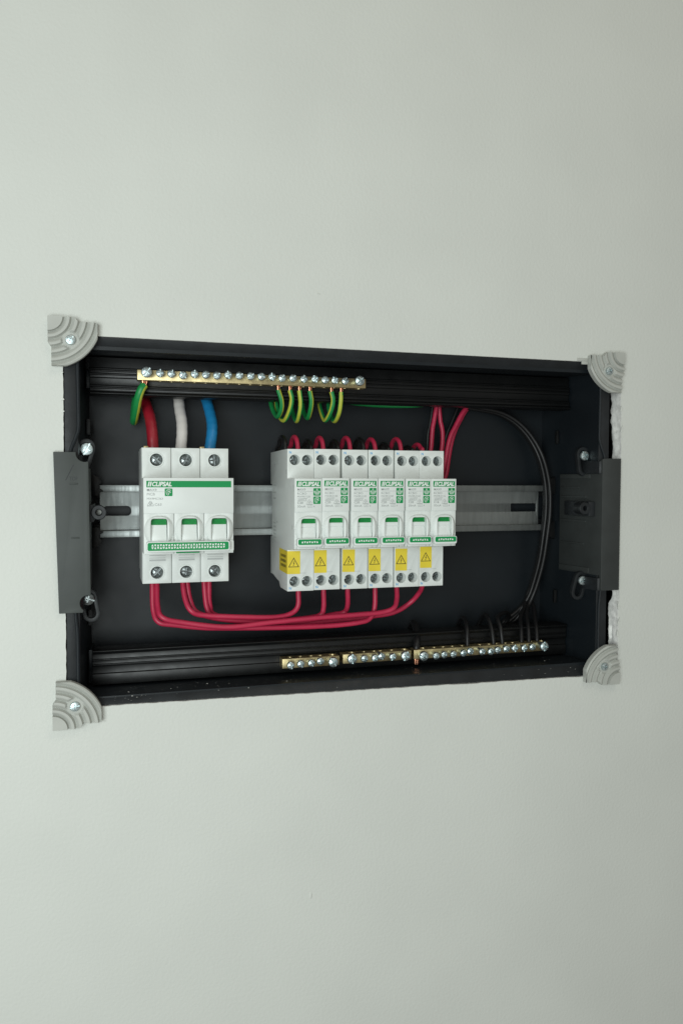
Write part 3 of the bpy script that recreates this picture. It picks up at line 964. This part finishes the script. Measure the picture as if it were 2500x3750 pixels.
RX = [148.2, 166.0, 185.2, 203.5, 221.9, 239.8]
RL = ['white C20 slim breaker whose yellow sticker folds round its exposed side',
      'white C20 slim breaker, second from the wide three-pole breaker',
      'white C20 slim breaker, third from the wide three-pole breaker, after a small gap',
      'white C20 slim breaker, fourth from the wide three-pole breaker',
      'white C20 slim breaker right next to the C16 one',
      'white slim breaker printed C16, at the end of the row']
rc0, printed, RL0 = make_rcbo(RX[0], RL[0])
rcbos = [rc0]
for k in range(1, 6):
    c = copy_tree(rc0)
    c.location = Vector((RX[k] + 8.85, 54, -51)) * S
    c['label'] = RL[k]
    c.location += Vector((0, random.uniform(-0.25, 0.25), random.uniform(-0.25, 0.2))) * S
    c.rotation_euler = (random.uniform(-0.003, 0.003), random.uniform(-0.0035, 0.0035), 0)
    rcbos.append(c)
    for ch in c.children:
        if ch.name.startswith('terminal_screw'):
            ch.rotation_euler = (0, random.uniform(0, 3), 0)
        if ch.name.startswith('warning_sticker'):
            ch.location.z += (0, 0, 0.1, 0.1, -0.1, 1.3)[k] * S
            ch.location.x += (0, 0.15, 0.0, 0.1, 0.3, 0.6)[k] * S
            ch.rotation_euler = (0, random.uniform(-0.012, 0.012), 0)
        if k == 5 and ch.name.startswith('label_plate'):
            for g in ch.children:
                if g.name.startswith('printed_text'):
                    g.data = printed('MX9R3116', 'C16')
# first sticker wraps round the side
for ch in rc0.children:
    if ch.name.startswith('warning_sticker'):
        w = MB(); w.add([(-0.12, RS - 0.14, -39.7), (-0.12, 24.5, -39.3), (-0.12, 24.5, -24.4), (-0.12, RS - 0.14, -24.8), (0.06, RS - 0.14, -39.7), (0.06, RS - 0.14, -24.8)], [(0, 1, 2, 3), (0, 3, 5, 4)])
        obj('sticker_fold', w.mesh('sticker_fold', [YELLOW], RL0), ch)
        w = MB()
        for zz in (-28.6, -31.8, -35.0):
            for q in range(9):
                y0 = 4.5 + q * 1.75
                hh = random.uniform(0.75, 1.0)
                w.add([(-0.16, y0, zz - hh), (-0.16, y0 + 1.1, zz - hh), (-0.16, y0 + 1.1, zz + hh), (-0.16, y0, zz + hh)], [(0, 1, 2, 3)])
        obj('sticker_small_print', w.mesh('sticker_small_print', [BLACKPRINT], RL0), ch)
# faint moulded marks on the exposed side
w = MB()
for y0, z0, l in ((30, 33, 8), (36, 17, 12), (36, 12, 12), (36, 8, 7), (30, -8, 4), (36, -9, 9), (36, -11.5, 9), (36, -14, 9), (36, -16.5, 9), (36, -19, 9)):
    w.add([(-0.05, y0, z0), (-0.05, y0 + l, z0), (-0.05, y0 + l, z0 + 1.2), (-0.05, y0, z0 + 1.2)], [(0, 1, 2, 3)])
SIDEPRINT = mat('side_marking', (0.50, 0.53, 0.51), 0.6)
obj('side_marking', w.mesh('side_marking', [SIDEPRINT], RL0), rc0)
w = MB()
for y0, z0, z1 in ((3.5, 25, 28), (-17, 14, 18), (-13, -10, -7), (40, 30, 32), (44, 8, 11), (46, -26, -22)):
    w.box(-0.04, 0.3, y0, y0 + 0.6, z0, z1)
obj('seam_slot', w.mesh('seam_slot', [GREYPRINT], RL0), rc0)

# ------------------------------------------------------------------ brass bars
def brass_bar(x0, x1, zc, screws, big, label, hole_side, tilt, name='brass_bar'):
    cy = 22.0
    t = thing(name, ((x0 + x1) / 2, 31, zc), label, 'terminal bar', None)
    O = ((x0 + x1) / 2, 31, zc)
    w = MB(); w.box(x0, x1, 22, 31.2, zc - 3.25, zc + 3.25)
    cut = []
    zf = zc + 3.25 * hole_side
    for i, (sx, sz) in enumerate(screws):
        r = 2.4 if i in big else 1.7
        cx = (sx - 34.5) * 523 / 515.0 + 34.5
        c = MB()
        n = 14
        vs = [(cx + r * math.cos(2 * math.pi * k / n), 26.6 + r * math.sin(2 * math.pi * k / n), zz) for zz in (zf - 4 * hole_side, zf + 1 * hole_side) for k in range(n)]
        c.add(vs, [tuple(range(n)), tuple(range(n, 2 * n))] + [(k, (k + 1) % n, n + (k + 1) % n, n + k) for k in range(n)])
        cut.append(c.mesh('c', [BRASS]))
    part('bar_body', w, BRASS, t, O, bevel=0.25, cutters=cut)
    for i, (sx, sz) in enumerate(screws):
        s = obj('screw', SCREW_BIG if i in big else SCREW_BAR, t, (sx - O[0], 14.6 + random.uniform(-1.2, 1.6) - O[1], sz - O[2]),
                (tilt + random.uniform(-0.05, 0.05), random.uniform(0, 3), random.uniform(-0.06, 0.06)))
        s.rotation_mode = 'YXZ'
    for xx in (x0 + 12, x1 - 12):
        w = MB(); w.box(xx - 2.5, xx + 2.5, 31.25, 33.4, zc - 2.4, zc + 2.4)
        part('bar_foot', w, CARRIER, t, O)
    return t

UP = [(61.3, 88.6), (69.6, 88.4), (76.6, 88.4), (83.8, 87.5), (91.1, 88.6), (98.1, 88.5), (105.3, 88.3), (112.4, 88.8), (119.9, 88.9), (127.1, 88.7), (134.1, 88.7), (141.5, 89.0), (148.0, 88.2), (155.3, 88.5), (162.9, 88.4), (170.2, 88.5), (177.1, 88.1), (184.3, 88.4), (191.7, 88.2), (201.5, 88.5)]
D1 = [(153.9, -103.0), (161.1, -102.7), (168.6, -102.7), (174.9, -101.8), (183.5, -102.7)]
D2 = [(197.4, -101.6), (206.3, -102.0), (213.7, -101.7), (218.4, -100.9), (226.7, -101.8), (236.2, -101.6)]
D3 = [(250.2, -102.9), (258.8, -102.8), (265.8, -102.7), (272.9, -102.8), (280.4, -102.3), (286.3, -101.5), (294.5, -101.8), (301.9, -102.2), (307.7, -101.7), (315.0, -101.5), (320.9, -100.9), (329.0, -101.5), (336.3, -101.2), (344.8, -100.9)]
brass_bar(55.9, 208.0, 87.6, UP, (0, 19), 'long brass bar holding the green and yellow wires under twenty screws', -1, 0.0)
brass_bar(149.6, 189.8, -103.2, D1, (4,), 'short empty brass bar with five screws on the lower carrier', 1, 0.0)
brass_bar(192.4, 242.9, -102.6, D2, (0, 5), 'middle empty brass bar with six screws on the lower carrier', 1, 0.0)
brass_bar(245.0, 351.6, -102.6, D3, (0, 13), 'long brass bar on the lower carrier with black wires entering it', 1, 0.0)

# ------------------------------------------------------------------ wires
WIRES = {
  'main_red': [(61.6,57.0,76.3),(62.9,48.0,69.6),(64.6,40.0,61.6),(65.6,35.0,51.9),(66.0,33.0,41.9)],
  'main_white': [(84.5,57.0,79.2),(84.5,48.0,69.2),(85.1,40.0,60.0),(84.8,35.0,51.2),(83.9,33.0,42.2)],
  'main_blue': [(102.8,57.0,79.0),(104.4,48.0,68.6),(105.1,40.0,59.4),(104.4,35.0,51.6),(102.9,33.0,42.4)],
  'earth0': [(60.2,27.0,83.5),(58.3,26.0,80.3),(56.7,28.0,73.8),(55.6,35.0,67.2),(54.7,45.0,61.2),(54.7,55.0,60.8),(55.6,60.0,69.3),(56.5,60.0,78.0)],
  'earth1': [(147.8,27.0,83.3),(150.3,28.0,74.7),(150.9,32.0,68.6),(150.4,42.0,65.0),(149.4,52.0,70.2),(148.7,58.0,78.6)],
  'earth2': [(155.8,27.0,83.2),(157.4,28.0,76.0),(156.9,32.0,68.8),(155.3,42.0,62.5),(153.2,52.0,67.5),(153.0,58.0,77.6)],
  'earth3': [(162.4,27.0,83.4),(163.6,28.0,74.1),(163.7,32.0,66.8),(164.2,42.0,62.3),(163.9,52.0,67.8),(163.5,58.0,78.0)],
  'earth4': [(169.7,27.0,83.4),(171.1,28.0,75.4),(171.4,32.0,69.2),(171.9,42.0,64.5),(171.4,52.0,70.3),(171.9,58.0,79.4)],
  'earth5': [(185.0,27.0,83.2),(186.5,28.0,75.9),(185.9,32.0,68.5),(184.7,42.0,63.2),(184.1,52.0,71.2),(184.5,58.0,79.8)],
  'earth6': [(191.9,27.0,83.4),(191.9,28.0,74.9),(191.8,32.0,67.5),(191.5,42.0,62.9),(191.0,52.0,69.1),(191.2,58.0,80.0)],
  'earth_back': [(199.0,61.5,81.0),(207.4,61.5,78.8),(227.6,61.5,77.3),(251.7,61.5,77.4),(271.1,61.5,79.2),(280,61.5,82)],
  'feed0': [(65.1,34.0,-42.0),(65.1,34.0,-47.6),(65.3,30.5,-63.7),(68.4,27.0,-71.3),(78.4,27.0,-74.1),(98.2,27.0,-76.8),(124.3,27.0,-78.7),(151.2,27.0,-79.4),(185.1,27.0,-79.3),(205.8,27.0,-78.8),(213.8,27.0,-75.8),(217.2,27.5,-68.3),(217.6,28.0,-55.2),(217.6,28,-46)],
  'feed1': [(68.0,34.0,-42.0),(68.0,34.0,-47.6),(67.9,28.0,-60.5),(70.3,22.0,-67.6),(83.6,22.0,-71.4),(111.9,22.0,-75.7),(141.2,22.0,-75.1),(171.3,22.0,-72.7),(202.5,22.0,-71.7),(221.7,22.0,-70.7),(229.2,22.0,-68.0),(232.9,25.0,-62.4),(233.9,28.0,-54.8),(233.9,28,-46)],
  'feed2': [(84.8,34.0,-42.0),(84.8,34.0,-47.7),(85.9,30.5,-57.4),(89.2,27.0,-65.1),(98.3,27.0,-68.4),(124.4,27.0,-71.2),(145.2,27.0,-71.4),(156.7,27.0,-69.8),(161.7,27.5,-65.1),(162.1,28.0,-55.0),(162.1,28,-46)],
  'feed3': [(87.9,36.0,-42.0),(87.9,36.0,-48.0),(89.6,33.5,-59.4),(94.4,31.0,-67.4),(113.2,31.0,-73.2),(143.0,31.0,-75.0),(167.5,31.0,-74.9),(178.4,31.0,-72.4),(180.5,29.5,-67.1),(180.0,28.0,-55.6),(180,28,-46)],
  'feed4': [(99.1,36.0,-42.0),(99.1,36.0,-48.4),(100.7,35.5,-64.6),(105.0,35.0,-71.5),(125.7,35.0,-76.0),(162.3,35.0,-76.9),(187.4,35.0,-74.1),(196.4,35.0,-72.6),(198.5,31.5,-66.6),(197.4,28.0,-55.3),(197.4,28,-46)],
  'feed5': [(102.3,36.0,-42.0),(102.3,36.0,-48.5),(103.0,37.5,-63.5),(108.5,39.0,-71.7),(138.5,39.0,-78.2),(175.8,39.0,-78.5),(211.3,39.0,-76.8),(234.5,39.0,-74.4),(248.0,39.0,-68.3),(253.2,33.5,-60.3),(253.3,28.0,-54.3),(253.3,28,-46)],
  'riser0': [(276.5,57,80),(275.0,57.0,72),(273.8,57.0,65.5),(272.9,57.0,61.1),(272.3,57.0,53.9),(271.4,57.0,44.0),(268,57.5,30),(262,58,20)],
  'riser1': [(279.0,60.0,80),(279.8,60.0,72),(280.5,60.0,65.9),(281.4,60.0,62.6),(282.4,60.0,55.9),(281.6,60.0,44.2),(278,60,30),(268,60,20)],
  'riser2': [(303,57.0,80),(297.5,57.0,73),(293.4,57.0,66.0),(291.3,57.0,62.0),(288.0,57.0,55.9),(285.4,57.0,47.0),(283.4,57.0,35.9),(281.0,59.5,24),(276,61,14)],
  'riser3': [(306,61.0,80),(300.5,61.0,73),(296.4,61.0,65.8),(294.3,61.0,61.8),(291.4,61.0,54.5),(289.3,61.0,46.1),(287.6,61.0,36.0),(286.0,61.0,26),(282,62,14)],
  'riserb0': [(275,61.5,80),(272.8,61.5,64.6),(271.1,61.5,56.9),(270.3,61.5,44.1),(268,61.5,30)],
  'riserb1': [(297,62,80),(290.5,62.0,65.0),(287.4,62.0,58.3),(285.3,62.0,51.6),(284.2,62.0,43.8),(280,62,30)],
  'neutral_main': [(248.6,27.0,-100.8),(249.2,27.5,-97.8),(250.3,30.0,-94.2),(252.7,36.0,-90.9),(254.9,46.0,-85.5),(255.6,53.0,-87.2),(255.5,57.0,-96.3)],
}
TAILS = [[(288.9,27.0,-100.6),(288.9,27.2,-98.0),(289.9,30.0,-89.1),(292.6,38.0,-83.5),(294.4,48.0,-83.0),(295.0,55.0,-88.8),(295.2,59.0,-96.4)],
  [(310.0,27.0,-100.6),(310.0,27.2,-98.0),(310.1,30.0,-90.2),(311.0,38.0,-82.2),(313.3,48.0,-81.5),(313.3,55.0,-86.7),(311.8,59.0,-96.3)],
  [(317.2,27.0,-100.6),(317.2,27.2,-98.0),(317.2,30.0,-88.6),(319.0,38.0,-81.8),(331.9,49.0,-80.6),(337.5,55.0,-85.8),(335.0,59.0,-94.4)],
  [(333.2,27.0,-100.6),(333.2,27.2,-97.8),(335.2,31.5,-90.5),(340.6,42.0,-83.4),(349.0,51.5,-78.2)],
  [(339.4,27.0,-100.6),(339.4,27.2,-97.8),(341.2,31.5,-89.8),(346.0,42.0,-82.2),(352.2,51.0,-77.0)],
  [(346.2,27.0,-100.6),(346.2,27.2,-97.5),(348.0,31.5,-90.0),(352.6,42.0,-82.4),(356.6,50.5,-77.0)]]
BUNDLE = [(290,58,80),(304.4,58.0,77.4),(329.8,57.0,73.0),(347.7,55.0,61.5),(360.0,52.0,43.0),(364.2,47.0,20.9),(364.5,45.0,-1.0),(362.8,46.0,-23.0),(361.6,49.0,-42.1),(358.9,53.0,-60.2),(356.0,55.0,-70.5)]

def wire(name, pts, r, mats, label, cat, group=None, n=12, sub=6, stripe=None, bare=None, wob=0.0):
    if wob:
        pts = pts[:3] + [tuple(c + random.uniform(-wob, wob) for c in p) for p in pts[3:-3]] + pts[-3:]
    o = pts[0]
    mb = MB()
    mb.tube(pts, r, n, sub, stripe=stripe)
    ob = thing(name, o, label, cat, group) if bare else None
    if not bare:
        ob = obj(name, mb.mesh(name, mats, o, recalc=True, smooth=60), None, o)
        tag(ob, label, cat, group)
        return ob
    part('sheath', mb, mats, ob, o, smooth=60)
    w = MB()
    for k in range(5):
        a = k * 1.256
        d = Vector((math.cos(a), math.sin(a), 0)) * r * 0.5
        p0, p1 = Vector(bare[0]) + d, Vector(bare[1]) + d * 0.55
        w.tube([p0, (p0 + p1) / 2 + d * 0.3, p1], r * 0.28, 6, 2)
    part('copper_strands', w, COPPER, ob, o, smooth=60)
    return ob

for key, m_, lab in (('main_red', MAINRED, 'thick dark red cable entering the three-pole breaker from above'),
                     ('main_white', WHITEPVC, 'thick white cable entering the middle pole of the three-pole breaker'),
                     ('main_blue', BLUEPVC, 'thick blue cable entering the three-pole breaker from above')):
    p = WIRES[key]
    a, b = Vector(p[0]), Vector(p[1])
    up_ = [(a.x - 0.6, 58.0, 94.0), (a.x - 0.4, 58.5, 84.5)]
    p = up_ + p + [(p[-1][0], p[-1][1], 37.5)]
    wire('mains_cable', p, 3.6, [m_], lab, 'cable', 'thick mains cables above the three-pole breaker', 18, 7)

STR = [(0.08, 0.05), (0.025, 0.05), (-0.32, 0.0), (-0.225, 0.05), (0.04, 0.05), (-0.36, 0.0), (-0.18, 0.05)]
EL = ['thick green and yellow earth wire under the first screw of the upper bar']
for k in range(7):
    p = WIRES['earth%d' % k]
    r = 2.6 if k == 0 else 1.6
    hole = (p[0][0], 26.8, 85.2)
    lab = EL[0] if k == 0 else 'thin green and yellow wire under the %s screw from the thick earth wire' % ('', 'thirteenth', 'fourteenth', 'fifteenth', 'sixteenth', 'eighteenth', 'nineteenth')[k]
    q = [tuple(v) for v in p]
    q[0] = (p[0][0], p[0][1], 81.9 if k else 81.6)
    q[1] = (p[1][0], p[1][1], p[1][2] if k else 78.5)
    q = q + [(q[-1][0] + 0.5, 58.5, 88)]
    wire('earth_wire', q, r, [GREENPVC, YELLOWPVC], lab, 'wire', 'earth wires on the upper bar' if k else None, 14, 6, stripe=STR[k],
         bare=((p[0][0] + 0.3, 26.8, 87.5), (q[0][0], q[0][1], q[0][2] - 1.0)))
wire('earth_wire', WIRES['earth_back'], 1.9, [GREENPVC, YELLOWPVC], 'green and yellow wire running level behind the upper carrier', 'wire', None, 12, 6, stripe=(-0.10, 0.0))

FEEDTO = ['fourth', 'fifth', 'first', 'second', 'third', 'sixth']
for k in range(6):
    wire('feed_wire', WIRES['feed%d' % k], 1.75, [REDPVC],
         'red wire sagging below the breakers to the %s slim breaker from the wide one' % FEEDTO[k], 'wire', 'red feed wires below the breakers', 14, 6, wob=0.55)

PEAKR = [52.3, 52.0, 52.3, 51.6, 52.1, 48.4]
PEAKB = [52.0, 49.6, 49.8, 51.6, 48.5, 46.5]
for k in range(6):
    x0 = RX[k]
    for col, dx, pk, m_ in (('red', 12.6, PEAKR[k], REDPVC), ('black', 4.0, PEAKB[k], BLACKPVC)):
        if col == 'red' and k >= 4: dx = 13.2 if k == 4 else 11.6
        x = x0 + dx
        r = 1.55
        z = pk - r
        pts = [(x, 24.5, 38.5), (x, 24.8, 43), (x - 0.1, 27.0, z - 3.0), (x - 0.2, 31, z - 0.5), (x - 0.2, 36, z), (x - 0.1, 41.5, z - 1.8), (x, 45, z - 5.5), (x + 0.1, 47, 42), (x + 0.4, 55.5, 34)]
        pts[-1] = (x + 0.4, 56.5, 30)
        pts.insert(-1, (x + 0.2, 56.2, 38.0))
        pts[-3] = (x + 0.1, 50.5, 43.6)
        wire('breaker_tail', pts, r, [m_], '%s wire arching into the top of the %s slim breaker from the wide one' % (col, ['first', 'second', 'third', 'fourth', 'fifth', 'sixth'][k]), 'wire',
             '%s wires arching into the slim breakers' % col, 12, 5)

RLAB = ['red wire rising behind the C16 breaker, steepest of the red risers', 'red wire rising behind the C16 breaker, bowed outwards at mid height',
        'red wire slanting up past the side of the C16 breaker to the upper carrier', 'red wire running close behind another slanting red riser beside the C16 breaker']
for k in range(4):
    wire('riser_wire', WIRES['riser%d' % k], 1.7, [REDPVC], RLAB[k], 'wire', 'red wires rising to the upper carrier', 12, 5)
for k in range(2):
    wire('riser_wire', WIRES['riserb%d' % k], 1.4, [BLACKPVC], ('black wire rising between the red risers by the C16 breaker', 'black wire slanting up beside the slanting red risers')[k], 'wire', 'black wires rising to the upper carrier', 10, 5)
wire('neutral_cable', WIRES['neutral_main'], 2.6, [BLACKPVC], 'thick black wire bent into the end hole of the long lower bar', 'wire', None, 14, 6,
     bare=((248.7, 27, -110.5), (248.7, 27, -100.5)))
TL = 'black wire entering the long lower bar at the %s screw from the thick black wire'
offs = [(0.9, 0.2), (-1.0, 0.4), (1.6, 3.6), (-0.4, 4.0), (0.2, -3.4), (2.4, 6.0)]
for k in range(6):
    dx, dy = offs[k]
    ph = random.uniform(0, 6)
    b = []
    for i, p in enumerate(BUNDLE):
        t = i / (len(BUNDLE) - 1)
        ph2 = ph + t * 2.0
        # radial offset: on the arch mostly z, on the drop mostly x
        wgt = max(0.0, 1 - i / 4)
        yy = min(62.5, max(40, p[1] + dy * 0.9))
        b.append((p[0] + dx * (1 - wgt * 0.7) + 0.3 * math.sin(ph2 * 2), yy, p[2] + dx * wgt))
    tl = TAILS[k][::-1]
    if k < 3:
        b = b + [(350.5 - 2 * k, 58.5, -82.0), (342 - 4 * k, 60.5 - k, -91.0), (tl[0][0] + 13, 61.0 - k, -95.5 + k)]
    wire('neutral_wire', b + tl, 1.65, [BLACKPVC], TL % ('sixth', 'ninth', 'tenth', 'twelfth', 'thirteenth', 'fourteenth')[k], 'wire', 'black neutral wires into the long lower bar', 10, 5)
